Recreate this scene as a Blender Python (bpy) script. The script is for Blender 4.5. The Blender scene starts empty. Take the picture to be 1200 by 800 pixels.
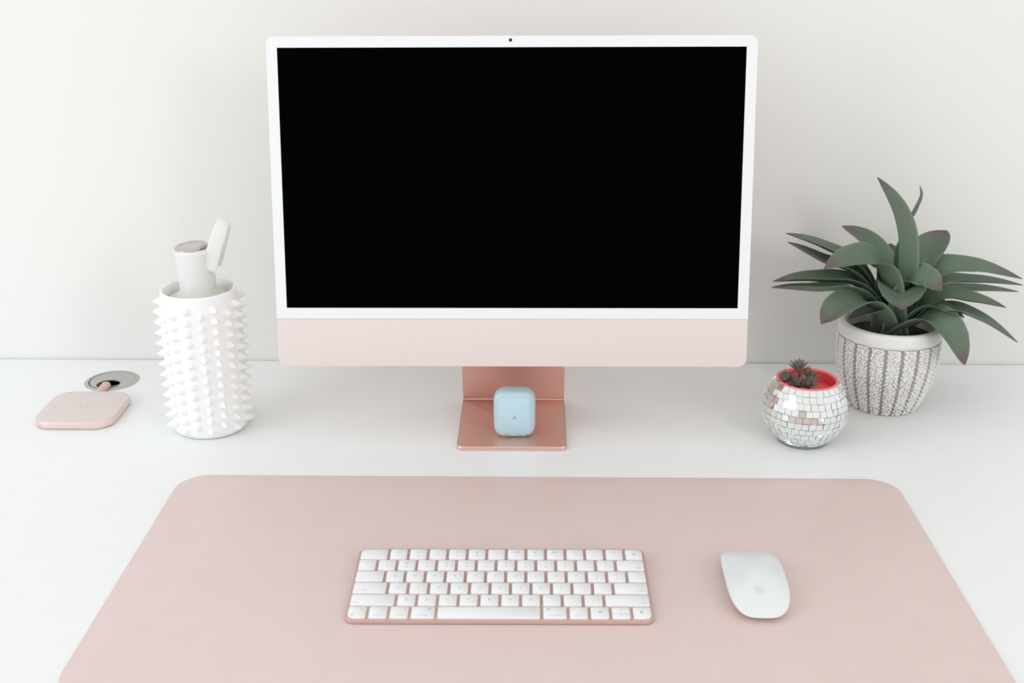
import bpy, bmesh, math, random
from mathutils import Vector, Matrix
random.seed(7)
S = bpy.context.scene
C = S.collection
MM = 0.001
PI = math.pi

# ------------------------------------------------------------------ camera
F_PX = 1399.27
CAM = Vector((33.48, -1181.09, 616.11))
CR = Vector((0.99971547, 0.02339985, -0.00462849))
CU = Vector((-0.00388577, 0.35121027, 0.93628855))
CW = Vector((-0.02353459, 0.93600416, -0.35120126))
cd = bpy.data.cameras.new('camera')
cam = bpy.data.objects.new('camera', cd)
C.objects.link(cam)
cd.sensor_width = 36.0
cd.lens = F_PX / 1200 * 36
cd.clip_start = 0.01
m = Matrix.Identity(4)
for i in range(3):
    m[i][0], m[i][1], m[i][2], m[i][3] = CR[i], CU[i], -CW[i], CAM[i] * MM
cam.matrix_world = m
S.camera = cam

# ------------------------------------------------------------------ light
W = bpy.data.worlds.new('world')
S.world = W
W.use_nodes = True
W.node_tree.nodes['Background'].inputs[0].default_value = (1.0, 0.997, 0.985, 1)
W.node_tree.nodes['Background'].inputs[1].default_value = 0.86


def area(name, loc, target, sx, sy, power, col):
    ld = bpy.data.lights.new(name, 'AREA')
    ld.shape = 'RECTANGLE'
    ld.size, ld.size_y = sx, sy
    ld.energy = power
    ld.color = col
    o = bpy.data.objects.new(name, ld)
    C.objects.link(o)
    o.location = loc
    o.rotation_euler = (Vector(target) - Vector(loc)).to_track_quat('-Z', 'Y').to_euler()
    return o


area('window_left_offscreen', (-2.3, -1.5, 1.15), (-0.1, 0.2, 0.1), 1.6, 1.6, 20, (0.91, 0.975, 1.0))
area('window_right_offscreen', (1.95, -2.6, 1.3), (0.0, 0.2, 0.15), 0.6, 0.9, 11, (1.0, 0.95, 0.90))


S.view_settings.view_transform = 'Standard'
S.view_settings.look = 'None'
S.view_settings.exposure = 0.1
S.view_settings.gamma = 1.0
S.view_settings.use_curve_mapping = False


# ------------------------------------------------------------------ materials
def mat(name, col, rough=0.5, metal=0.0, spec=0.5, noise=0.0, nscale=200.0, bump=0.0, bscale=400.0,
        trans=0.0, sss=0.0, ior=None, coat=0.0):
    mt = bpy.data.materials.new(name)
    mt.use_nodes = True
    nt = mt.node_tree
    b = nt.nodes['Principled BSDF']
    b.inputs['Base Color'].default_value = (*col, 1)
    b.inputs['Roughness'].default_value = rough
    b.inputs['Metallic'].default_value = metal
    b.inputs['Specular IOR Level'].default_value = spec
    b.inputs['Transmission Weight'].default_value = trans
    b.inputs['Coat Weight'].default_value = coat
    if ior:
        b.inputs['IOR'].default_value = ior
    if sss:
        b.inputs['Subsurface Weight'].default_value = sss
        b.inputs['Subsurface Radius'].default_value = (0.006, 0.006, 0.006)
    if noise or bump:
        tc = nt.nodes.new('ShaderNodeTexCoord')
    if noise:
        n = nt.nodes.new('ShaderNodeTexNoise')
        n.inputs['Scale'].default_value = nscale
        n.inputs['Detail'].default_value = 3
        nt.links.new(tc.outputs['Object'], n.inputs['Vector'])
        r = nt.nodes.new('ShaderNodeValToRGB')
        r.color_ramp.elements[0].position = 0.3
        r.color_ramp.elements[1].position = 0.7
        r.color_ramp.elements[0].color = (*[max(0, c * (1 - noise)) for c in col], 1)
        r.color_ramp.elements[1].color = (*[min(1, c * (1 + noise)) for c in col], 1)
        nt.links.new(n.outputs['Fac'], r.inputs['Fac'])
        nt.links.new(r.outputs['Color'], b.inputs['Base Color'])
    if bump:
        n2 = nt.nodes.new('ShaderNodeTexNoise')
        n2.inputs['Scale'].default_value = bscale
        nt.links.new(tc.outputs['Object'], n2.inputs['Vector'])
        bp = nt.nodes.new('ShaderNodeBump')
        bp.inputs['Strength'].default_value = bump
        bp.inputs['Distance'].default_value = 0.001
        nt.links.new(n2.outputs['Fac'], bp.inputs['Height'])
        nt.links.new(bp.outputs['Normal'], b.inputs['Normal'])
    return mt


M = {}
M['wall'] = mat('wall_paint', (0.83, 0.84, 0.82), 0.85, bump=0.05, bscale=300, spec=0.2)
M['desk'] = mat('white_laminate', (0.87, 0.885, 0.89), 0.35, spec=0.35, noise=0.006, nscale=30)
M['floor'] = mat('floor_wood', (0.62, 0.58, 0.53), 0.5, noise=0.15, nscale=12)
M['mat'] = mat('pink_leatherette', (0.735, 0.585, 0.565), 0.36, spec=0.5, bump=0.06, bscale=1500, noise=0.015, nscale=25)
M['mat_edge'] = mat('mat_underside', (0.62, 0.5, 0.47), 0.7)
M['bezel'] = mat('white_glass', (0.84, 0.87, 0.88), 0.12, spec=0.4)
M['chin'] = mat('pale_pink_glass', (0.77, 0.685, 0.67), 0.22, spec=0.4)
M['screen'] = mat('black_screen_glass', (0.0004, 0.0004, 0.0005), 0.05, spec=0.012)
M['rose'] = mat('rose_aluminium', (0.79, 0.52, 0.45), 0.42, metal=0.75, bump=0.02, bscale=3000)
M['rose_edge'] = mat('polished_rose_edge', (0.79, 0.52, 0.45), 0.2, metal=0.75)
M['dark'] = mat('black_lens', (0.006, 0.006, 0.008), 0.15)
M['kb'] = mat('keyboard_rose_aluminium', (0.64, 0.45, 0.41), 0.4, metal=0.55)
M['key'] = mat('white_key', (0.86, 0.87, 0.885), 0.45, spec=0.3)
M['ink'] = mat('grey_key_print', (0.47, 0.49, 0.53), 0.6)
M['mouse'] = mat('white_acrylic', (0.79, 0.815, 0.83), 0.25, spec=0.5, coat=0.1)
M['alu'] = mat('silver_aluminium', (0.78, 0.7, 0.68), 0.35, metal=0.7)
M['mouse_mark'] = mat('grey_emblem_print', (0.70, 0.73, 0.765), 0.3)
M['charger_top'] = mat('pale_pink_soft_plastic', (0.72, 0.625, 0.61), 0.45, noise=0.01, nscale=40)
M['charger_rim'] = mat('rose_metal_rim', (0.84, 0.665, 0.63), 0.28, metal=0.55)
M['mark'] = mat('grey_rose_print', (0.48, 0.38, 0.38), 0.5)
M['grommet'] = mat('satin_nickel', (0.52, 0.52, 0.48), 0.38, metal=0.6)
M['black'] = mat('black_plastic', (0.008, 0.008, 0.008), 0.35)
M['cable'] = mat('pink_cable', (0.72, 0.52, 0.47), 0.5)
M['silicone'] = mat('white_silicone', (0.93, 0.94, 0.945), 0.5, spec=0.25, sss=0.6)
M['silicone_in'] = mat('milky_silicone', (0.66, 0.69, 0.62), 0.5)
M['frost'] = mat('frosted_silicone', (0.95, 0.955, 0.95), 0.4, trans=0.2, sss=0.5)
M['chrome'] = mat('polished_chrome', (0.62, 0.58, 0.57), 0.08, metal=1.0)
M['blue'] = mat('pale_blue_shell', (0.57, 0.75, 0.83), 0.28, trans=0.12, sss=0.2)
M['blue_panel'] = mat('light_blue_panel', (0.52, 0.72, 0.82), 0.33)
M['navy'] = mat('navy_print', (0.05, 0.07, 0.12), 0.5)
M['grey'] = mat('grey_port', (0.28, 0.32, 0.38), 0.4)
M['mirror'] = mat('mirror_glass', (0.90, 0.92, 0.91), 0.03, metal=1.0)
M['grout'] = mat('silver_grout', (0.6, 0.62, 0.61), 0.5, metal=0.2)
M['coral'] = mat('coral_pink_paint', (1.0, 0.22, 0.235), 0.4, noise=0.06, nscale=60)
M['clear'] = mat('clear_plastic', (0.86, 0.92, 0.89), 0.08, trans=0.75, ior=1.45)
M['soil'] = mat('dark_soil', (0.03, 0.024, 0.018), 0.9, noise=0.6, nscale=500, bump=0.6, bscale=500)
M['soil_red'] = mat('brown_soil', (0.05, 0.02, 0.015), 0.9, noise=0.6, nscale=400, bump=0.6, bscale=500)
M['rim'] = mat('white_glaze', (0.80, 0.79, 0.78), 0.4, noise=0.015, nscale=80)
M['pot'] = mat('grey_grout_clay', (0.42, 0.40, 0.375), 0.85, noise=0.12, nscale=120)
M['pebble'] = mat('offwhite_pebble', (0.86, 0.85, 0.83), 0.5, noise=0.05, nscale=300)
M['stem'] = mat('succulent_stem', (0.16, 0.12, 0.09), 0.7)


def leaf_material(name, base, tip, edge, nscale):
    mt = bpy.data.materials.new(name)
    mt.use_nodes = True
    nt = mt.node_tree
    b = nt.nodes['Principled BSDF']
    b.inputs['Roughness'].default_value = 0.5
    b.inputs['Specular IOR Level'].default_value = 0.35
    uv = nt.nodes.new('ShaderNodeUVMap')
    uv.uv_map = 'leaf'
    sp = nt.nodes.new('ShaderNodeSeparateXYZ')
    nt.links.new(uv.outputs['UV'], sp.inputs[0])
    tc = nt.nodes.new('ShaderNodeTexCoord')
    n = nt.nodes.new('ShaderNodeTexNoise')
    n.inputs['Scale'].default_value = nscale
    n.inputs['Detail'].default_value = 4
    nt.links.new(tc.outputs['Object'], n.inputs['Vector'])
    add = nt.nodes.new('ShaderNodeMath')
    add.operation = 'MULTIPLY_ADD'
    add.inputs[1].default_value = 0.16
    nt.links.new(n.outputs['Fac'], add.inputs[0])
    nt.links.new(sp.outputs['Y'], add.inputs[2])
    r = nt.nodes.new('ShaderNodeValToRGB')
    e = r.color_ramp.elements
    e[0].position = 0.05
    e[0].color = (*base, 1)
    e[1].position = 1.0
    e[1].color = (*tip, 1)
    k = e.new(0.55)
    k.color = (*base, 1)
    k = e.new(0.93)
    k.color = (*[c * 0.75 + t * 0.25 for c, t in zip(base, tip)], 1)
    nt.links.new(add.outputs[0], r.inputs['Fac'])
    # pale leaf margin
    ab = nt.nodes.new('ShaderNodeMath')
    ab.operation = 'SUBTRACT'
    ab.inputs[1].default_value = 0.5
    nt.links.new(sp.outputs['X'], ab.inputs[0])
    a2 = nt.nodes.new('ShaderNodeMath')
    a2.operation = 'ABSOLUTE'
    nt.links.new(ab.outputs[0], a2.inputs[0])
    mr = nt.nodes.new('ShaderNodeMapRange')
    mr.inputs['From Min'].default_value = 0.44
    mr.inputs['From Max'].default_value = 0.5
    mr.inputs['To Max'].default_value = 0.55
    nt.links.new(a2.outputs[0], mr.inputs['Value'])
    mx = nt.nodes.new('ShaderNodeMix')
    mx.data_type = 'RGBA'
    nt.links.new(mr.outputs[0], mx.inputs['Factor'])
    nt.links.new(r.outputs['Color'], mx.inputs['A'])
    mx.inputs['B'].default_value = (*edge, 1)
    nt.links.new(mx.outputs['Result'], b.inputs['Base Color'])
    return mt


M['leaf'] = leaf_material('agave_leaf', (0.125, 0.185, 0.132), (0.155, 0.12, 0.115), (0.24, 0.29, 0.22), 60)
M['succ'] = leaf_material('succulent_leaf', (0.20, 0.20, 0.155), (0.27, 0.11, 0.11), (0.30, 0.24, 0.22), 300)


# ------------------------------------------------------------------ mesh helpers (millimetres)
def link(name, me, material, parent=None, loc=(0, 0, 0), rot=(0, 0, 0)):
    o = bpy.data.objects.new(name, me)
    C.objects.link(o)
    if material and not me.materials:
        me.materials.append(M[material])
    if parent:
        o.parent = parent
    o.location = Vector(loc) * MM
    o.rotation_euler = rot
    return o


def mesh(name, verts, faces, smooth=True, sharp=40):
    me = bpy.data.meshes.new(name)
    me.from_pydata([Vector(v) * MM for v in verts], [], faces)
    bm = bmesh.new()
    bm.from_mesh(me)
    bmesh.ops.recalc_face_normals(bm, faces=bm.faces)
    bm.to_mesh(me)
    bm.free()
    if smooth:
        me.shade_smooth()
        me.set_sharp_from_angle(angle=math.radians(sharp))
    return me


def loft(loops, closed_u=True, cap=(True, True)):
    n = len(loops[0])
    v, f = [], []
    for lp in loops:
        v += [tuple(q) for q in lp]
    for i in range(len(loops) - 1):
        a, b = i * n, (i + 1) * n
        for j in range(n if closed_u else n - 1):
            k = (j + 1) % n
            f.append((a + j, a + k, b + k, b + j))
    if cap[0]:
        f.append(tuple(range(n - 1, -1, -1)))
    if cap[1]:
        f.append(tuple(range((len(loops) - 1) * n, len(loops) * n)))
    return v, f


def merge(*vf):
    V, Fc = [], []
    for v, f in vf:
        k = len(V)
        V += list(v)
        Fc += [tuple(i + k for i in q) for q in f]
    return V, Fc


def rrect(w, h, r, seg=6, inset=0.0):
    """rounded rectangle loop (x, y); r one radius or four (front-left, front-right, back-right, back-left)"""
    if not isinstance(r, (list, tuple)):
        r = [r] * 4
    out = []
    hw, hh = w / 2 - inset, h / 2 - inset
    for (sx, sy, a0), rr in zip(((-1, -1, PI), (1, -1, 1.5 * PI), (1, 1, 0), (-1, 1, PI / 2)), r):
        q = max(rr - inset, 0.05)
        cx, cy = sx * (hw - q), sy * (hh - q)
        for k in range(seg + 1):
            a = a0 + k / seg * PI / 2
            out.append((cx + q * math.cos(a), cy + q * math.sin(a)))
    return out


def slab(w, h, r, z0, z1, bev=0.5, bev0=0.0, seg=6, steps=3):
    """rounded rectangular plate with softened top (and bottom) edge"""
    L = []
    if bev0:
        L = []
        for k in range(steps + 1):
            a = k / steps * PI / 2
            L.append([(x, y, z0 + bev0 * (1 - math.cos(a))) for x, y in rrect(w, h, r, seg, bev0 * (1 - math.sin(a)))])
    else:
        L.append([(x, y, z0) for x, y in rrect(w, h, r, seg)])
    for k in range(steps + 1):
        a = k / steps * PI / 2
        L.append([(x, y, z1 - bev * (1 - math.sin(a))) for x, y in rrect(w, h, r, seg, bev * (1 - math.cos(a)))])
    return loft(L)


def lathe(prof, n=48, cap=(False, False), cx=0, cy=0):
    return loft([[(cx + r * math.cos(2 * PI * k / n), cy + r * math.sin(2 * PI * k / n), z) for k in range(n)] for r, z in prof],
                cap=cap)


def tube(pts, rad, n=10, flat=1.0):
    pts = [Vector(q) for q in pts]
    L = []
    for i, q in enumerate(pts):
        t = (pts[min(i + 1, len(pts) - 1)] - pts[max(i - 1, 0)]).normalized()
        up = Vector((1, 0, 0)) if abs(t.x) < 0.8 else Vector((0, 0, 1))
        a = t.cross(up).normalized()
        b = t.cross(a)
        r = rad[i] if isinstance(rad, (list, tuple)) else rad
        L.append([q + a * r * math.cos(2 * PI * k / n) + b * r * flat * math.sin(2 * PI * k / n) for k in range(n)])
    return loft(L)


def smooth_path(pts, n):
    """Catmull-Rom through points"""
    P = [Vector(q) for q in pts]
    P = [P[0] * 2 - P[1]] + P + [P[-1] * 2 - P[-2]]
    out = []
    m_ = len(P) - 3
    for k in range(n + 1):
        u = k / n * m_
        i = min(int(u), m_ - 1)
        t = u - i
        a, b, c, d = P[i:i + 4]
        out.append(0.5 * ((2 * b) + (c - a) * t + (2 * a - 5 * b + 4 * c - d) * t * t + (3 * b - a - 3 * c + d) * t ** 3))
    return out


def plate(loops, z0, z1):
    """flat plate with holes from closed 2-D outlines: first loop is the outside, others are holes"""
    cu = bpy.data.curves.new('outline', 'CURVE')
    cu.dimensions = '2D'
    cu.fill_mode = 'BOTH'
    cu.extrude = (z1 - z0) / 2 * MM
    for lp in loops:
        s = cu.splines.new('POLY')
        s.points.add(len(lp) - 1)
        for q, (x, y) in zip(s.points, lp):
            q.co = (x * MM, y * MM, 0, 1)
        s.use_cyclic_u = True
    o = bpy.data.objects.new('outline', cu)
    C.objects.link(o)
    dg = bpy.context.evaluated_depsgraph_get()
    me = bpy.data.meshes.new_from_object(o.evaluated_get(dg))
    bpy.data.objects.remove(o)
    bpy.data.curves.remove(cu)
    V = [(v.co.x / MM, v.co.y / MM, v.co.z / MM + (z0 + z1) / 2) for v in me.vertices]
    Fc = [tuple(p.vertices) for p in me.polygons]
    bpy.data.meshes.remove(me)
    return V, Fc


def text_vf(items):
    """items: (string, size_mm, x, y); returns flat mesh data at z = 0"""
    V, Fc = [], []
    for s, size, x, y in items:
        cu = bpy.data.curves.new('print', 'FONT')
        cu.body = s
        cu.size = size
        cu.align_x = 'CENTER'
        cu.align_y = 'CENTER'
        cu.resolution_u = 2
        o = bpy.data.objects.new('print', cu)
        C.objects.link(o)
        dg = bpy.context.evaluated_depsgraph_get()
        me = bpy.data.meshes.new_from_object(o.evaluated_get(dg))
        bpy.data.objects.remove(o)
        bpy.data.curves.remove(cu)
        k = len(V)
        V += [(v.co.x + x, v.co.y + y, 0) for v in me.vertices]
        Fc += [tuple(i + k for i in p.vertices) for p in me.polygons]
        bpy.data.meshes.remove(me)
    return V, Fc


def circle(cx, cy, r, n=48):
    return [(cx + r * math.cos(2 * PI * k / n), cy + r * math.sin(2 * PI * k / n)) for k in range(n)]


def ray_y(px, py, y):
    """point seen at pixel (px, py) of the 1200x800 photograph at depth y (mm)"""
    d = CR * ((px - 600) / F_PX) + CU * ((400 - py) / F_PX) + CW
    return CAM + d * ((y - CAM.y) / d.y)


def thing(name, label, cat, loc=(0, 0, 0), rz=0.0):
    o = bpy.data.objects.new(name, None)
    C.objects.link(o)
    o.empty_display_size = 0.02
    o.location = Vector(loc) * MM
    o.rotation_euler = (0, 0, rz)
    o['label'] = label
    o['category'] = cat
    return o


def part(name, vf, material, parent, smooth=True, loc=(0, 0, 0), rot=(0, 0, 0), sharp=40):
    return link(name, mesh(name, vf[0], vf[1], smooth, sharp), material, parent, loc, rot)


def box(x0, x1, y0, y1, z0, z1):
    v = [(x, y, z) for z in (z0, z1) for x, y in ((x0, y0), (x1, y0), (x1, y1), (x0, y1))]
    return v, [(0, 1, 2, 3), (4, 5, 6, 7), (0, 1, 5, 4), (1, 2, 6, 5), (2, 3, 7, 6), (3, 0, 4, 7)]


# ------------------------------------------------------------------ setting
FLOOR = -735
WALL_A = -0.0045
o = part('wall_back', box(-1900, 1900, 0, 100, FLOOR, 1700), 'wall', None, False, (0, 380.6, 0), (0, 0, WALL_A))
o['kind'] = 'structure'
o['label'] = 'plain off white painted wall behind the desk'
o = part('floor', box(-1900, 1900, -2400, 480, FLOOR - 50, FLOOR), 'floor', None, False)
o['kind'] = 'structure'
o['label'] = 'wooden floor under the desk'

# desk (with a round cut-out for the cable grommet)
GX, GY = -546.5, 303.0
desk = thing('desk', 'long white laminate desk standing against the wall', 'desk', (0, 0, FLOOR), WALL_A)
dz = -FLOOR
cw, sw = math.cos(-WALL_A), math.sin(-WALL_A)
gl = (GX * cw - GY * sw, GX * sw + GY * cw)
part('desktop', plate([[(-950, -430), (950, -430), (950, 378), (-950, 378)], circle(gl[0], gl[1], 32.5)], dz - 25, dz), 'desk', desk, False)
for sx in (-1, 1):
    for sy in (-390, 340):
        part('leg', slab(50, 50, 4, 0, dz - 25, 0.5), 'desk', desk, loc=(sx * 900, sy, 0))
for sy in (-390, 340):
    part('apron', box(-875, 875, sy - 10, sy + 10, dz - 95, dz - 25), 'desk', desk, False)

# ------------------------------------------------------------------ desk mat
MW, MD = 799, 400
matroot = thing('desk_mat', 'large pale pink leatherette desk mat with rounded corners on the white desk', 'desk mat',
                (29.35, 23.3 - MD / 2, 0), 0.0015)
part('cover', slab(MW, MD, 34, 0.7, 2.0, 0.6, seg=10), 'mat', matroot)
part('backing', slab(MW - 0.6, MD - 0.6, 34, 0, 0.75, 0.1, seg=10), 'mat_edge', matroot)

# ------------------------------------------------------------------ desktop computer
TILT, YB, ZB = 0.1655, 125.74, 166.93
MY = 160.0
pc = thing('desktop_computer', 'pink all-in-one desktop computer with white bezel and black screen on a metal stand', 'computer',
           (0, MY, 0), 0.0062)
st, ct = math.sin(TILT), math.cos(TILT)


def panel(vf):
    """(x, v, d): across, up the panel, depth behind its front -> computer frame"""
    return [(x, YB - MY + v * st + d * ct, ZB + v * ct - d * st) for x, v, d in vf[0]], vf[1]


VT, VB = 305.8, -69.0
vm, vh = (VT + VB) / 2, VT - VB


def shell(loops):
    return panel(loft(loops))


part('housing', shell([[(x, y + vm, d) for x, y in rrect(547, vh, 10, 8, i)] for d, i in
                       ((0.9, 0.35), (1.3, 0.0), (10.2, 0.0), (11.1, 0.4), (11.5, 1.3))]), 'rose', pc)
bz_o = [(x, y + (VT - 12.6) / 2) for x, y in rrect(546.3, VT + 12.6, [0.2, 0.2, 9.6, 9.6], 8)]
bz_i = [(-261, 0), (261, 0), (261, 293.6), (-261, 293.6)]
part('bezel', panel(plate([bz_o, bz_i], 0.0, 1.0)), 'bezel', pc, False)
part('screen', panel(slab(521.9, 293.5, 0.3, 0.15, 0.9, 0.05, seg=1)), 'screen', pc, False)
scr_me = pc.children[-1].data
for v in scr_me.vertices:
    v.co += Vector((0, st * 146.8, ct * 146.8)) * MM
ch_h = -13.1 - VB
part('chin', panel(([(x, y + (VB - 13.1) / 2, d) for x, y, d in slab(546.3, ch_h, [9.6, 9.6, 0.2, 0.2], 0.0, 1.0, 0.1, seg=8, bev0=0.35)[0]],
                    slab(546.3, ch_h, [9.6, 9.6, 0.2, 0.2], 0.0, 1.0, 0.1, seg=8, bev0=0.35)[1])), 'chin', pc)
cam_v = lathe([(1.9, -0.12), (1.9, 0.5)], 20, (True, True))
part('webcam', panel(([(x - 0.5, y + 301.2, d) for x, y, d in cam_v[0]], cam_v[1])), 'dark', pc)

# stand: foot plate, bend and neck that leans forward to the hinge on the panel's back
FT = 5.0
foot_o = [(x, y) for x, y in rrect(130, 140, [7, 7, 0.1, 0.1], 6)]
stand = part('foot', loft([[(x, y + 163.5 - MY, z) for x, y in rrect(130, 140, [7, 7, 0.1, 0.1], 6, i)] for z, i in
                           ((0, 0.5), (0.5, 0), (FT - 0.7, 0), (FT, 0.7))]), 'rose', pc)
fr = loft([[(x, y + 163.5 - MY, z) for x, y in rrect(130.8, 140.4, [7.3, 7.3, 0.1, 0.1], 6, i)] for z, i in
           ((0.6, 0.0), (FT - 1.0, 0.0), (FT - 0.1, 0.6))], cap=(False, False))
part('edge_trim', fr, 'rose_edge', stand)
nk = []
prof = [(233.0, 0.0), (237.5, 0.6), (240.0, 4.0), (240.0, 8.0), (179.0, 236.0)]
prof_in = [(233.0, FT), (233.6, FT + 0.2), (234.4, FT + 1.0), (234.6, FT + 2.5), (174.0, 234.0)]
sec = [(y - MY, z) for y, z in prof] + [(y - MY, z) for y, z in reversed(prof_in)]
part('neck', loft([[(x, y, z) for y, z in sec] for x in (-65, 65)]), 'rose', pc, sharp=30)
part('bend_highlight_rod', tube([(-65, 233.8 - MY, FT + 1.0), (0, 233.8 - MY, FT + 1.0), (65, 233.8 - MY, FT + 1.0)], 1.5, 8), 'rose_edge', pc)  # highlight line along the bend, put in as an added thin rod
hv = lathe([(17, -58), (18, -57), (18, 57), (17, 58)], 24, (True, True))
part('hinge', ([(z, y * 1.0 + 164 - MY, x * 0.7 + 226) for x, y, z in hv[0]], hv[1]), 'rose', pc)

# ------------------------------------------------------------------ keyboard
kb = thing('keyboard', 'slim white-keyed keyboard with pink metal base lying on the pink mat', 'keyboard', (-2.98, -209.2, 2.0), 0.0116)
KW, KD = 279.5, 118.0


def ktop(y):
    return 4.0 + (y + KD / 2) / KD * 5.0


L = []
for i, zf in ((1.2, lambda y: 0.0), (0.0, lambda y: 1.0), (0.0, lambda y: ktop(y) - 0.6), (0.25, lambda y: ktop(y) - 0.15), (0.7, ktop)):
    L.append([(x, y, zf(y)) for x, y in rrect(KW, KD, 9, 8, i)])
part('base', loft(L), 'kb', kb)
U, GAP, RP, KGAP = 19.12, 2.9, 19.0, 2.4
rows = [
    [('esc', 1.5)] + [('F%d' % i, 1) for i in range(1, 13)] + [('lock', 1)],
    [(c, 1) for c in ('~`', '!1', '@2', '#3', '$4', '%5', '^6', '&7', '*8', '(9', ')0', '_-', '+=')] + [('delete', 1.5)],
    [('tab', 1.5)] + [(c, 1) for c in 'QWERTYUIOP'] + [('{[', 1), ('}]', 1), ('|\\', 1)],
    [('caps lock', 1.75)] + [(c, 1) for c in 'ASDFGHJKL'] + [(':;', 1), ('"\'', 1), ('return', 1.75)],
    [('shift', 2.25)] + [(c, 1) for c in 'ZXCVBNM'] + [('<,', 1), ('>.', 1), ('?/', 1), ('shift ', 2.25)],
    [('fn', 1), ('control', 1), ('option', 1), ('command', 1.25), ('', 5), ('command ', 1.25), ('option ', 1), ('\u25C0', 1), ('ud', 1), ('\u25B6', 1)],
]
SYM = ['\u2600', '\u263C', '\u25EB', '\u25CB', '\u25CF', '\u263E', '\u25C0\u25C0', '\u25B6', '\u25B6\u25B6', '\u25C1', '\u25C1-', '\u25C1+']
x0k = -14.5 * U / 2
KT = math.atan2(5.0, KD)
KH = 1.7
key_cache = {}


def key_mesh(w, d, radii):
    k = (round(w, 2), round(d, 2), tuple(radii))
    if k not in key_cache:
        v, f = loft([[(x, y, z) for x, y in rrect(w, d, list(radii), 3, i)] for z, i in ((0, 0.0), (KH - 0.4, 0.1), (KH, 0.5))])
        key_cache[k] = mesh('key', v, f, True, 50)
    return key_cache[k]


def add_key(cx, cy, w, d, radii, items):
    o = link('key', key_mesh(w, d, radii), 'key', kb, (cx, cy, ktop(cy) - 0.05), (KT, 0, 0))
    if items:
        v, f = text_vf(items)
        me = mesh('legend', v, f, False)
        link('legend', me, 'ink', o, (0, 0, KH + 0.04))


for ri, row in enumerate(rows):
    cy = KD / 2 - 2.2 - RP * (ri + 0.5)
    x = x0k
    for ki, (s, u) in enumerate(row):
        w, d = u * U - GAP, RP - KGAP
        cx = x + u * U / 2
        x += u * U
        rad = [1.6] * 4
        if ri == 0 and ki == 0:
            rad[3] = 6
        if ri == 0 and ki == len(row) - 1:
            rad[2] = 6
        if ri == 5 and ki == 0:
            rad[0] = 6
        if ri == 5 and ki == len(row) - 1:
            rad[1] = 6
        name = s.strip()
        if s == 'ud':
            add_key(cx, cy + d / 4, w, d / 2 - 0.25, [0.4, 0.4, 1.6, 1.6], [('\u25B2', 2.4, 0, 0)])
            add_key(cx, cy - d / 4, w, d / 2 - 0.25, [1.6, 1.6, 0.4, 0.4], [('\u25BC', 2.4, 0, 0)])
            continue
        if name == '':
            it = []
        elif name == 'lock':
            it = [('\u25A0', 3.4, 0, -0.6), ('\u25E0', 4.0, 0, 1.2)]
        elif ri == 0 and ki and s.startswith('F'):
            it = [(SYM[ki - 1], 3.4, 0, 2.6), (s, 2.4, 0, -3.6)]
        elif name == 'fn':
            it = [('fn', 2.6, 3.6, 4.6), ('\u25CE', 3.8, -3.8, -4.0)]
        elif name == 'control':
            it = [('\u2303', 3.0, 4.6, 4.6), ('control', 2.4, 0, -4.6)]
        elif name == 'option':
            it = [('\u2325', 3.0, 4.6 if s == 'option' else -4.6, 4.6), ('option', 2.4, 0, -4.6)]
        elif name == 'command':
            it = [('\u2318', 4.2, 6.0 if s == 'command' else -6.0, 4.2), ('command', 2.5, 0, -4.6)]
        elif name in ('esc', 'tab', 'shift', 'caps lock', 'delete', 'return'):
            right = name in ('delete', 'return') or s == 'shift '
            tw = 0.62 * len(name) * 2.5 * 0.8
            it = [(name, 2.6, (w / 2 - 2.0 - tw / 2) * (1 if right else -1), -4.4)]
            if name == 'caps lock':
                it.append(('\u2022', 3.0, -w / 2 + 2.6, 4.6))
        elif len(name) == 2:
            it = [(name[0], 3.9, 0, 2.9), (name[1], 3.9, 0, -2.9)]
        else:
            it = [(name, 4.6, 0, 0.2)]
        add_key(cx, cy, w, d, rad, it)

# ------------------------------------------------------------------ mouse
ms = thing('computer_mouse', 'low glossy white computer mouse lying on the pink mat', 'mouse', (235.5, -204.5, 2.0), math.radians(-0.5))
MA, MB = 28.6, 56.8


def m_out(n=64, s=1.0):
    out = []
    for k in range(n):
        a = 2 * PI * k / n
        c, s_ = math.cos(a), math.sin(a)
        x = MA * math.copysign(abs(c) ** (2 / 3.6), c)
        y = MB * math.copysign(abs(s_) ** (2 / 3.2), s_)
        out.append((x * s, y * s))
    return out


def m_z(x, y):
    return 6.2 + 14.0 * (1 - min(1, abs(y / MB)) ** 2.3) * (1 - 0.36 * min(1, abs(x / MA)) ** 2.6)


L = [[(x * 0.985, y * 0.985, m_z(x, y) - 1.9) for x, y in m_out()]]
for s in (0.997, 1.0, 0.992, 0.975, 0.94, 0.88, 0.78, 0.62, 0.42, 0.2, 0.04):
    L.append([(x * s, y * s, m_z(x * s, y * s) - (1.3 if s == 0.997 else 0.6 if s == 1.0 else 0)) for x, y in m_out()])
top = part('top_shell', loft(L), 'mouse', ms, sharp=60)
L = []
for s, fz in ((0.72, lambda z: 0.9), (0.80, lambda z: 1.0), (0.93, lambda z: 1.0 + (z - 3) * 0.45), (0.975, lambda z: z - 1.9)):
    L.append([(x * s, y * s, fz(m_z(x, y))) for x, y in m_out()])
part('base', loft(L), 'alu', ms)
for sx in (-1, 1):
    part('glide_strip', ([(x + sx * 17, y, z) for x, y, z in slab(3, 70, 1.4, 0, 1.1, 0.1)[0]], slab(3, 70, 1.4, 0, 1.1, 0.1)[1]), 'black', ms)


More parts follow.
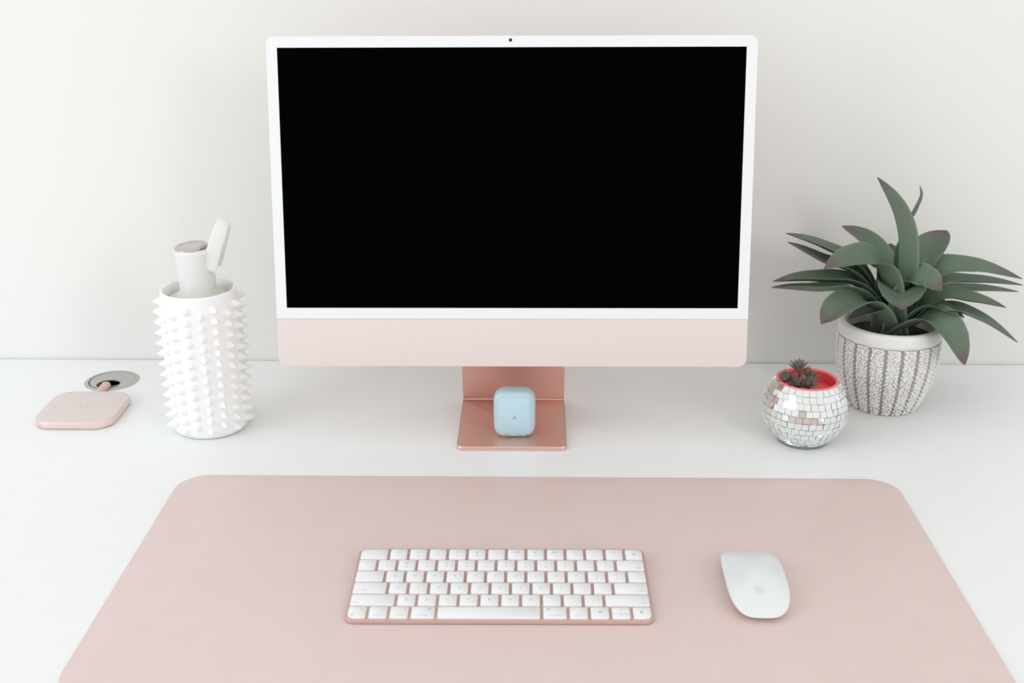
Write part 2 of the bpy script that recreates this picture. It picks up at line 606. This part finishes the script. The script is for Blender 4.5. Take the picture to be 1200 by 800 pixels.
def fruit_mark(sz):
    """small fruit-shaped emblem with a bite and a leaf, as flat outlines"""
    body = []
    for k in range(40):
        a = 2 * PI * k / 40
        r = 1.0 + 0.06 * math.cos(2 * a)
        x, y = r * math.cos(a) * 0.92, r * math.sin(a)
        if y > 0.75:
            y -= 0.18 * max(0, 1 - abs(x) / 0.4)
        if y < -0.75:
            y += 0.10 * max(0, 1 - abs(x) / 0.35)
        if (x - 1.12) ** 2 + (y - 0.12) ** 2 < 0.2:
            x = 1.12 - math.sqrt(max(0, 0.2 - (y - 0.12) ** 2))
        body.append((x * sz, y * sz))
    lf = [(0.05 * sz, 1.1 * sz), (0.2 * sz, 1.15 * sz), (0.42 * sz, 1.4 * sz), (0.45 * sz, 1.65 * sz), (0.2 * sz, 1.5 * sz)]
    return body, lf


b_, l_ = fruit_mark(5.0)
mk = []
for lp in (b_, l_):
    n = len(lp)
    pts = [(sum(q[0] for q in lp) / n, sum(q[1] for q in lp) / n)] + lp
    mk.append(([(x, y - 29, m_z(x, y - 29) + 0.05) for x, y in pts], [(0, 1 + k, 1 + (k + 1) % n) for k in range(n)]))
part('emblem', merge(*mk), 'mouse_mark', top, False)

# ------------------------------------------------------------------ wireless charger, grommet and cable
chg = thing('wireless_charger', 'flat square pale pink wireless charging pad with rose metal rim', 'charger', (-545, 194, 0), 0.0)
part('base', slab(92, 92, 20, 0, 1.0, 0.1, seg=10), 'charger_rim', chg)
part('rim', slab(99, 99, 23, 0.9, 9.4, 1.2, 1.2, seg=10), 'charger_rim', chg)
ctop = part('top_pad', slab(97.2, 97.2, 22, 9.0, 10.2, 0.5, seg=10), 'charger_top', chg)
mk = []
for cx_, cy_, w_, h_, a_ in ((-5.5, 4, 3.2, 0.9, 0.2), (-3.5, 0, 0.9, 4, 0.1), (0, -4.5, 4.0, 0.9, 0.0), (3.8, 1.0, 0.9, 4.6, -0.3), (5.2, 4.6, 3.6, 0.9, 0.1)):
    c_, s_ = math.cos(a_), math.sin(a_)
    mk.append(([(cx_ + x * c_ - y * s_, cy_ + x * s_ + y * c_, 10.25) for x, y in ((-w_ / 2, -h_ / 2), (w_ / 2, -h_ / 2), (w_ / 2, h_ / 2), (-w_ / 2, h_ / 2))],
               [(0, 1, 2, 3)]))
part('emblem', merge(*mk), 'mark', ctop, False)

gr = thing('cable_grommet', 'round satin metal cable grommet set into the desk behind the charging pad', 'grommet', (GX, GY, 0))
part('flange', lathe([(30.6, -1.0), (30.6, 0.9), (31.2, 1.2), (35.0, 1.0), (36.0, 0.2), (36.0, 0.02), (32.2, 0.02), (32.2, -24), (30.9, -24), (30.6, -1.0)], 64), 'grommet', gr)
part('cap', plate([circle(0.8, 0, 29.6, 64), circle(-0.5, -13.6, 15.4, 40)], -0.6, 0.9), 'grommet', gr, False)
part('sleeve', lathe([(15.6, -0.6), (30.4, -0.7), (30.4, -23), (29.5, -24), (0.2, -24)], 48), 'black', gr)
cab = smooth_path([(-545, 244.5, 5), (-545, 256, 5.2), (-545.5, 268, 4.8), (-546, 277, 3.5), (-546.5, 283.5, -2.0), (-547, 286, -10), (-547, 287, -20)], 36)
cb = thing('charging_cable', 'pink charging cable plugged into the pad and dropping into the grommet', 'cable', (-546, 268, 0))
part('cord', tube([q - Vector((-546, 268, 0)) for q in cab], 2.3, 12), 'cable', cb)
part('plug', tube([(1, -24.0, 5), (1, -23.5, 5), (1, -12, 5.4), (0.8, 0, 4.6), (0.5, 7, 4.2), (0.2, 12, 2.4), (0.0, 15, -1.0), (0.0, 16.5, -4)],
                  [4.2, 4.8, 4.8, 5.4, 5.8, 5.6, 4.6, 3.0], 16), 'cable', cb)

# ------------------------------------------------------------------ spiked water bottle
bt = thing('water_bottle', 'white spiked silicone water bottle with a frosted cap and carry loop', 'bottle', (-373, 160, 0))
prof = [(0.5, 0.0), (36, 0.0), (41, 0.8), (44.2, 3.5), (45.5, 8), (46.3, 40), (47.0, 100), (47.2, 150), (46.6, 160), (45.2, 168), (44.3, 175),
        (44.2, 178.5), (43.4, 180), (42.0, 180), (41.0, 178.8), (40.8, 172), (41.0, 140), (41, 132)]
slv = part('sleeve', lathe(prof, 72, (True, False)), 'silicone', bt, sharp=70)
part('glass_shoulder', lathe([(40.7, 140), (40.4, 160), (38, 167), (31, 171), (24.5, 173), (22.5, 176), (20.5, 184), (0.3, 185)], 56), 'silicone_in', bt, sharp=60)
sp_v = lathe([(5.6, -1.2), (5.1, 0.2), (4.3, 2.0), (3.2, 4.2), (1.9, 6.4), (1.0, 7.6), (0.3, 8.1)], 10, (False, True))
sp_me = mesh('spike', sp_v[0], sp_v[1], True, 80)
NC, NR, PITCH = 18, 12, 13.3
for c_ in range(NC):
    a = 2 * PI * c_ / NC + 0.1
    for r_ in range(NR):
        z = 11 + r_ * PITCH + (PITCH / 2 if c_ % 2 else 0)
        if z > 165:
            continue
        rr = 45.6 + 1.5 * min(1, z / 110) - (0.8 if z > 155 else 0)
        link('spike', sp_me, 'silicone', slv, (rr * math.cos(a), rr * math.sin(a), z), (0, PI / 2, a))
cap = part('cap', lathe([(20.5, 172), (21, 180), (21.5, 190), (22.0, 205), (22.8, 219), (23.6, 223), (23.4, 227), (22.2, 229.2), (18.5, 229.8), (17.8, 228.6), (0.3, 228.6)], 48), 'frost', bt, sharp=50)
dsk = lathe([(18.6, 0.0), (19.2, 1.0), (19.2, 2.6), (18.2, 3.8), (15, 4.2), (14.0, 3.2), (0.3, 3.0)], 40, (True, False))
part('silver_disc', dsk, 'chrome', cap, loc=(-3.0, -2, 229.2), rot=(0.03, -0.09, 0), sharp=30)
# carry loop: a flat band rising from the right of the cap
Lp = []
N = 40
for k in range(N + 1):
    a = PI * k / N
    yy = 12.0 * math.cos(a) * (1.0 - 0.35 * math.sin(a) ** 2)
    h = 54 * math.sin(a) ** 0.75
    ax = 18.5 + 0.37 * h
    zz = 206 + h
    wv = 8.6 - 1.2 * math.sin(a) ** 4
    tn = 2.6
    ny, nz = math.cos(a), math.sin(a)
    wx, wz = 0.92, -0.38
    Lp.append([(ax + sx * wv * wx, yy + sn * tn * ny, zz + sx * wv * wz + sn * tn * nz) for sx, sn in ((-1, -0.7), (-1, 0.7), (-0.8, 1), (0.8, 1), (1, 0.7), (1, -0.7), (0.8, -1), (-0.8, -1))])
part('carry_loop', loft(Lp), 'frost', cap, sharp=60)

# ------------------------------------------------------------------ earbud case standing on the computer's foot
ec = thing('earbud_case', 'small pale blue earbud case standing upright on the pink metal stand foot', 'case', (3.2, 130, FT), 0.0)
CW_, CD_, CH_ = 50.0, 24.0, 59.5


def upright(loops):
    """(x, z, y) loops in the front plane, swept front to back"""
    return loft([[(x, d, z + CH_ / 2) for x, z in lp] for d, lp in loops])


L = []
for k in range(9):
    a = -PI / 2 + k / 8 * PI
    d = CD_ / 2 * math.sin(a)
    inset = 5.2 * (1 - math.cos(a) ** 0.55) if k not in (0, 8) else 5.2
    L.append((d, rrect(CW_, CH_, 14, 8, inset)))
shellp = part('shell', upright(L), 'blue', ec, sharp=70)
part('front_panel', upright([(-CD_ / 2 + 0.3, rrect(38, 46, 8, 8, 0)), (-CD_ / 2 - 0.5, rrect(38, 46, 8, 8, 0)), (-CD_ / 2 - 0.8, rrect(38, 46, 8, 8, 0.6))]), 'blue_panel', ec)
for k in range(7):
    t = k * 4.6
    x0_, z0_, x1_, z1_ = -15 + t, 9 + 10, -15 + t + 7, 9.0
    if x1_ > 17:
        continue
    part('ridge', tube([(x0_, -CD_ / 2 - 0.8, z0_), ((x0_ + x1_) / 2, -CD_ / 2 - 0.9, (z0_ + z1_) / 2), (x1_, -CD_ / 2 - 0.8, z1_)], [0.2, 0.5, 0.2], 6), 'blue_panel', ec)
mk = []
for cx_, cz_, a_ in ((0, 28.7, 1.57), (-1.5, 26.2, 0.9), (1.5, 26.2, -0.9)):
    c_, s_ = math.cos(a_), math.sin(a_)
    mk.append(([(cx_ + x * c_ - y * s_, -CD_ / 2 - 0.86, cz_ + x * s_ + y * c_) for x, y in ((-1.1, -0.4), (1.1, -0.4), (1.1, 0.4), (-1.1, 0.4))], [(0, 1, 2, 3)]))
part('emblem', merge(*mk), 'navy', ec, False)
for cx_, w_ in ((-9, 8), (6, 5), (15, 4)):
    nv = slab(w_, 2.6, 1.2, 0, 0.9, 0.2)
    part('port_slot', nv, 'grey', ec, loc=(cx_, -10.75, 4.35), rot=(2.29, 0, 0))

# ------------------------------------------------------------------ mirror-tile planter
RB, ZC, RO = 49.0, 44.0, 35.0
pl = thing('mirror_ball_planter', 'round planter covered in mirror tiles with coral inside and small succulents', 'planter', (349, 130, 0), 0.0)
part('foot_ring', lathe([(20, 0.0), (29, 0.0), (30.5, 1.5), (30.3, 4), (28, 6.5), (24, 7), (22, 5), (20.5, 2), (20, 0.0)], 48), 'clear', pl, sharp=60)
tb = math.asin(RO / RB)
pr = []
for k in range(25):
    a = PI - 0.55 - k / 24 * (PI - 0.55 - tb)
    pr.append((RB * math.sin(a), ZC + RB * math.cos(a)))
bowl = part('bowl', lathe([(0.4, pr[0][1])] + pr, 72), 'grout', pl)
ztop = pr[-1][1]
pin = [(RO + 0.6, ztop - 0.6), (RO + 0.7, ztop + 0.6), (RO - 0.6, ztop + 1.3), (RO - 2.0, ztop + 0.6), (RO - 2.2, ztop - 1.5)]
for k in range(1, 8):
    a = tb + k / 7 * 0.40
    pin.append(((RB - 3.0) * math.sin(a), ZC + (RB - 3.0) * math.cos(a)))
pin += [(38, 61.5), (0.3, 61.0)]
part('lining', lathe(pin, 64), 'coral', pl, sharp=70)
part('soil', lathe([(21, 61.2), (19, 63.5), (12, 65), (0.3, 65.5)], 32, cx=-13, cy=-8), 'soil_red', pl)
NROW = 11
a0, a1 = tb + 0.02, PI - 0.56
tiles = []
for r_ in range(NROW):
    th = a0 + (r_ + 0.5) * (a1 - a0) / NROW
    dth = (a1 - a0) / NROW
    n = max(10, round(2 * PI * RB * math.sin(th) / 8.0))
    hh = RB * dth / 2 - 0.12
    wt = PI * RB * math.sin(th - dth / 2) / n - 0.12
    wb = PI * RB * math.sin(th + dth / 2) / n - 0.12
    v = [(-wb, -hh, -0.5), (wb, -hh, -0.5), (wt, hh, -0.5), (-wt, hh, -0.5), (-wb, -hh, 0.85), (wb, -hh, 0.85), (wt, hh, 0.85), (-wt, hh, 0.85)]
    me = mesh('mirror_tile', v, box(0, 1, 0, 1, 0, 1)[1], False)
    off = random.random()
    for k in range(n):
        ph = 2 * PI * (k + off) / n
        nrm = Vector((math.sin(th) * math.cos(ph), math.sin(th) * math.sin(ph), math.cos(th)))
        pos = nrm * (RB + 0.25) + Vector((0, 0, ZC))
        tx = Vector((-math.sin(ph), math.cos(ph), 0))
        ty = nrm.cross(tx)
        R3 = Matrix((tx, ty, nrm)).transposed()
        jit = Matrix.Rotation(random.gauss(0, 0.06), 3, 'X') @ Matrix.Rotation(random.gauss(0, 0.06), 3, 'Y')
        view = (CAM - (pos + Vector((349, 130, 0)))).normalized()
        tiles.append((nrm.dot(view), me, pos, R3 @ jit))
tiles.sort(key=lambda q: -q[0])
for _, me, pos, R3 in tiles[:290]:
    o = link('mirror_tile', me, 'mirror', bowl, pos)
    o.rotation_euler = R3.to_euler()
rest = []
for _, me, pos, R3 in tiles[290:]:
    rest.append(([tuple(R3 @ (v.co / MM) + pos) for v in me.vertices], [tuple(p.vertices) for p in me.polygons]))
if rest:
    o = part('mirror_tiles_behind', merge(*rest), 'mirror', bowl, False)
    o['kind'] = 'stuff'


def leaf_mesh(name, path, normals, width, prof, channel, thick, nu=7, uvname='leaf', curl=0.0):
    """tapered leaf along path; normals give the upper face; channel = depth of its trough as a share of half-width"""
    n = len(path)
    V, UV = [], []
    for i, (q, nn) in enumerate(zip(path, normals)):
        t = (path[min(i + 1, n - 1)] - path[max(i - 1, 0)]).normalized()
        nn = (nn - t * nn.dot(t)).normalized()
        s = t.cross(nn).normalized()
        tt = i / (n - 1)
        hw = width / 2 * prof(tt)
        for j in range(nu):
            u = j / (nu - 1) * 2 - 1
            dz_ = channel * hw * (abs(u) ** 1.2) + curl * hw * u * math.sin(tt * 7)
            V.append((q + s * hw * u + nn * dz_, nn))
            UV.append((j / (nu - 1), tt))
    N_ = len(V)
    verts = [tuple(a) for a, b in V]
    for k, (a, b) in enumerate(V):
        tt = UV[k][1]
        e = abs(UV[k][0] * 2 - 1)
        verts.append(tuple(a - b * thick * (1.0 - 0.75 * e) * (1 - 0.6 * tt)))
    faces = []
    for i in range(n - 1):
        for j in range(nu - 1):
            a = i * nu + j
            faces.append((a, a + 1, a + nu + 1, a + nu))
            faces.append((N_ + a, N_ + a + nu, N_ + a + nu + 1, N_ + a + 1))
        for j in (0, nu - 1):
            a = i * nu + j
            faces.append((a, a + nu, N_ + a + nu, N_ + a))
    for j in range(nu - 1):
        faces.append((j, j + 1, N_ + j + 1, N_ + j))
        a = (n - 1) * nu + j
        faces.append((a, a + 1, N_ + a + 1, N_ + a))
    me = mesh(name, verts, faces, True, 70)
    ul = me.uv_layers.new(name=uvname)
    for lp in me.loops:
        ul.data[lp.index].uv = UV[lp.vertex_index % N_]
    return me


def interp(tab):
    def f(t):
        for (a, x), (b, y) in zip(tab, tab[1:]):
            if t <= b:
                k = (t - a) / (b - a)
                k = k * k * (3 - 2 * k)
                return x + (y - x) * k
        return tab[-1][1]
    return f


# small succulents
sprof = interp([(0, 0.55), (0.35, 1.0), (0.65, 0.9), (1.0, 0.04)])
sl = []
for ln in (9.0, 12.0, 15.0):
    path = [Vector((ln * t, 0, 0.22 * ln * t * t)) for t in [k / 6 for k in range(7)]]
    sl.append(leaf_mesh('succulent_leaf', path, [Vector((0, 0, 1))] * 7, 5.4, sprof, 0.35, 1.6, 5))
for (sx, sy, sz, tilt, taz, nl) in ((-10, 4, 92, 0.15, 1.0, 17), (-25, -6, 82, 0.5, 3.3, 13), (-4, -18, 79, 0.55, 4.6, 15), (-14, -15, 78, 0.4, 4.2, 9), (5, 5, 80, 0.45, 0.2, 9)):
    axis = Vector((math.sin(tilt) * math.cos(taz), math.sin(tilt) * math.sin(taz), math.cos(tilt)))
    rootp = Vector((sx * 0.6, sy * 0.6, 55))
    tipp = Vector((sx, sy, sz))
    ros = part('succulent', tube(smooth_path([rootp, (rootp + tipp) / 2 + Vector((0, 0, 2)), tipp], 8), 1.7, 8), 'stem', pl)
    q0 = Vector((0, 0, 1)).rotation_difference(axis)
    nl = int(nl * 1.6)
    for k in range(nl):
        az = k * 2.39996
        lvl = k / nl
        el = 0.15 + lvl * 1.15
        me = sl[2 if lvl < 0.4 else 1 if lvl < 0.75 else 0]
        R3 = q0.to_matrix() @ Matrix.Rotation(az, 3, 'Z') @ Matrix.Rotation(-el, 3, 'Y')
        o = link('leaf', me, 'succ', ros, tipp + axis * (lvl * 5 - 5))
        o.rotation_euler = R3.to_euler()

# ------------------------------------------------------------------ agave in a ribbed pot
AX, AY = 473.5, 242.0
ag = thing('potted_agave', 'green agave with purple leaf tips in a white-rimmed pebbled grey pot', 'potted plant', (AX, AY, 0))
pot_prof = [(0, 42.0), (6, 44.5), (15, 48.5), (28, 53.2), (42, 57.3), (56, 60.2), (70, 62.0), (84, 62.6), (98, 62.2)]
NRIB = 20


def pot_r(z):
    for (a, x), (b, y) in zip(pot_prof, pot_prof[1:]):
        if z <= b:
            return x + (y - x) * (z - a) / (b - a)
    return pot_prof[-1][1]


def groove(a):
    k = (a * NRIB / (2 * PI)) % 1.0
    d = min(k, 1 - k)
    return 1.9 * max(0.0, 1 - d / 0.10) ** 0.8 - 0.9 * math.sin(PI * k)


NS = 240
L = []
for k in range(15):
    z = 98 * k / 14
    L.append([((pot_r(z) - groove(2 * PI * j / NS)) * math.cos(2 * PI * j / NS), (pot_r(z) - groove(2 * PI * j / NS)) * math.sin(2 * PI * j / NS), z) for j in range(NS)])
pot = part('pot', loft(L, cap=(True, False)), 'pot', ag, sharp=60)
part('rim', lathe([(62.0, 95), (63.6, 97), (64.0, 100), (64.0, 108), (63.2, 111.5), (61.2, 113), (57.0, 113), (55.4, 111.5), (54.8, 107), (54.8, 84)], 72), 'rim', pot, sharp=70)
V, Fc = [], []
rp = random.Random(3)
pp = 3.15
for rb in range(NRIB):
    z = 2.4
    row_i = 0
    while z < 94:
        rr = pot_r(z)
        arc = 2 * PI * rr / NRIB * 0.84
        nn = max(3, int(arc / pp))
        for k in range(nn):
            u = (k + 0.5 + (0.5 if row_i % 2 else 0) + rp.uniform(-0.2, 0.2)) / (nn + 0.5)
            if u > 0.99:
                continue
            a = 2 * PI * (rb + 0.08 + 0.84 * u) / NRIB
            zz = z + rp.uniform(-0.45, 0.45)
            r0 = pot_r(zz) - groove(a)
            rad = rp.uniform(1.45, 1.85)
            nr = Vector((math.cos(a), math.sin(a), 0))
            tx = Vector((-math.sin(a), math.cos(a), 0))
            c0 = nr * r0 + Vector((0, 0, zz))
            b0 = len(V)
            st_ = rp.uniform(0, 1)
            for ring, (rf, hgt) in enumerate(((1.0, -0.2), (0.72, 0.75))):
                for q in range(6):
                    t = st_ + q * PI / 3
                    V.append(tuple(c0 + tx * (rad * rf * math.cos(t)) + Vector((0, 0, rad * rf * math.sin(t))) + nr * hgt))
            V.append(tuple(c0 + nr * 1.05))
            for q in range(6):
                w_ = (q + 1) % 6
                Fc.append((b0 + q, b0 + w_, b0 + 6 + w_, b0 + 6 + q))
                Fc.append((b0 + 6 + q, b0 + 6 + w_, b0 + 12))
        z += pp * 0.9
        row_i += 1
o = part('pebble_relief', (V, Fc), 'pebble', pot, sharp=80)
o['kind'] = 'stuff'
part('soil', lathe([(55, 92), (40, 93.5), (15, 95), (0.3, 95.5)], 40), 'soil', ag)

Z7 = lambda X, Y: (890 + X / 2.581, 190 + Y / 2.581)
def table(tab):
    def f(t):
        for (a, x), (b, y) in zip(tab, tab[1:]):
            if t <= b:
                return x + (y - x) * (t - a) / (b - a)
        return tab[-1][1]
    return f


lprof = table([(0, 0.95), (0.3, 1.0), (0.5, 0.99), (0.62, 0.93), (0.74, 0.79), (0.84, 0.60), (0.92, 0.36), (0.97, 0.16), (1.0, 0.02)])
lprof_round = table([(0, 0.9), (0.3, 0.96), (0.5, 1.0), (0.65, 0.97), (0.78, 0.83), (0.88, 0.6), (0.94, 0.37), (0.98, 0.15), (1.0, 0.02)])
# centre line of each leaf: zoomed-view pixel plus depth offset (mm) from the plant's axis, base to tip
leaves = [
    # (points, width, channel, twist degrees, profile)
    ([(420, 400, -4), (424, 300, -6), (412, 170, -4), (357, 45, 6)], 25, 1.0, 30, lprof),            # tall
    ([(440, 400, 2), (451, 290, 4), (446, 195, 6), (472, 140, 6), (489, 100, 8), (485, 70, 10)], 5, 0.3, 80, lprof),  # curling edge-on
    ([(405, 400, 10), (375, 330, 28), (330, 250, 48), (249, 193, 66)], 34, 0.35, 0, lprof_round),
    ([(445, 400, 10), (470, 335, 26), (520, 260, 42), (567, 206, 56)], 40, 0.3, 0, lprof_round),
    ([(415, 400, 14), (400, 340, 40), (396, 285, 55), (395, 245, 62)], 30, 0.3, 0, lprof),
    ([(435, 400, 14), (448, 330, 42), (458, 265, 58), (460, 228, 66)], 30, 0.3, 0, lprof),
    ([(400, 405, 6), (310, 330, 18), (200, 262, 26), (80, 214, 30)], 30, 0.35, 0, lprof),
    ([(395, 410, 0), (300, 350, 6), (190, 300, 12), (86, 241, 16)], 32, 0.35, 0, lprof),
    ([(410, 410, -6), (365, 330, -22), (290, 305, -40), (195, 322, -58)], 38, 0.6, -18, lprof),       # arching front left
    ([(400, 420, -2), (300, 378, -6), (170, 358, -10), (40, 360, -10)], 32, 0.45, 0, lprof),
    ([(395, 430, -6), (290, 398, -14), (160, 388, -20), (36, 378, -22)], 32, 0.4, 10, lprof),
    ([(400, 445, -12), (330, 425, -36), (255, 435, -54), (186, 489, -66)], 36, 0.35, -6, lprof_round),
    ([(410, 450, -14), (370, 452, -30), (320, 458, -42), (268, 474, -50)], 20, 0.4, 0, lprof),
    ([(425, 410, -10), (422, 400, -26), (425, 412, -42), (432, 446, -56)], 44, 0.55, 0, lprof_round),   # small front, wavy
    ([(425, 415, -8), (450, 372, -20), (500, 368, -32), (552, 388, -42)], 34, 0.6, 18, lprof_round),    # small front right
    ([(440, 410, 2), (510, 350, 8), (640, 326, 14), (795, 352, 16)], 36, 0.45, 12, lprof),
    ([(445, 415, 10), (530, 375, 24), (660, 362, 34), (797, 371, 36)], 26, 0.4, 0, lprof),
    ([(450, 420, 14), (560, 402, 30), (660, 388, 42), (784, 391, 50)], 26, 0.35, 0, lprof),
    ([(445, 425, -6), (540, 416, -10), (640, 420, -14), (746, 439, -16)], 26, 0.5, 8, lprof),
    ([(445, 435, -8), (560, 452, -18), (670, 478, -24), (781, 544, -28)], 30, 0.4, 0, lprof),
    ([(435, 450, -14), (510, 475, -38), (570, 520, -56), (622, 614, -68)], 42, 0.4, 6, lprof_round),
    ([(430, 425, -4), (500, 440, -16), (560, 452, -26), (620, 470, -34)], 32, 0.4, 0, lprof),
    ([(415, 430, 0), (370, 415, -10), (320, 410, -20), (262, 420, -26)], 30, 0.4, 0, lprof),
    ([(408, 408, 4), (380, 350, 10), (340, 310, 16), (296, 282, 20)], 24, 0.4, 0, lprof),
    ([(430, 405, 4), (440, 345, 6), (440, 280, 8), (436, 215, 14)], 20, 0.6, -10, lprof),
]
for pts, wd, chn, tw, pf in leaves:
    P3 = []
    for X, Y, dy in pts:
        px, py = Z7(X, Y)
        P3.append(ray_y(px, py, AY + dy) - Vector((AX, AY, 0)))
    P3[0] = Vector((P3[0].x * 0.5, P3[0].y * 0.4, min(P3[0].z, 96)))
    path = smooth_path(P3, 30)
    nm = []
    for i in range(len(path)):
        t = (path[min(i + 1, 30)] - path[max(i - 1, 0)]).normalized()
        rad = Vector((path[-1].x, path[-1].y, 0))
        rad = rad.normalized() if rad.length > 12 else Vector((-0.35, -0.94, 0)) * -1
        side = rad.cross(Vector((0, 0, 1))).normalized()
        nn = side.cross(t)
        nn = nn if nn.length > 0.05 else Vector((0, 0, 1))
        nn.normalize()
        nm.append(Matrix.Rotation(math.radians(tw), 3, t) @ nn)
    me = leaf_mesh('leaf', path, nm, wd * 1.3, pf, chn, 2.0, 9)
    link('leaf', me, 'leaf', ag)
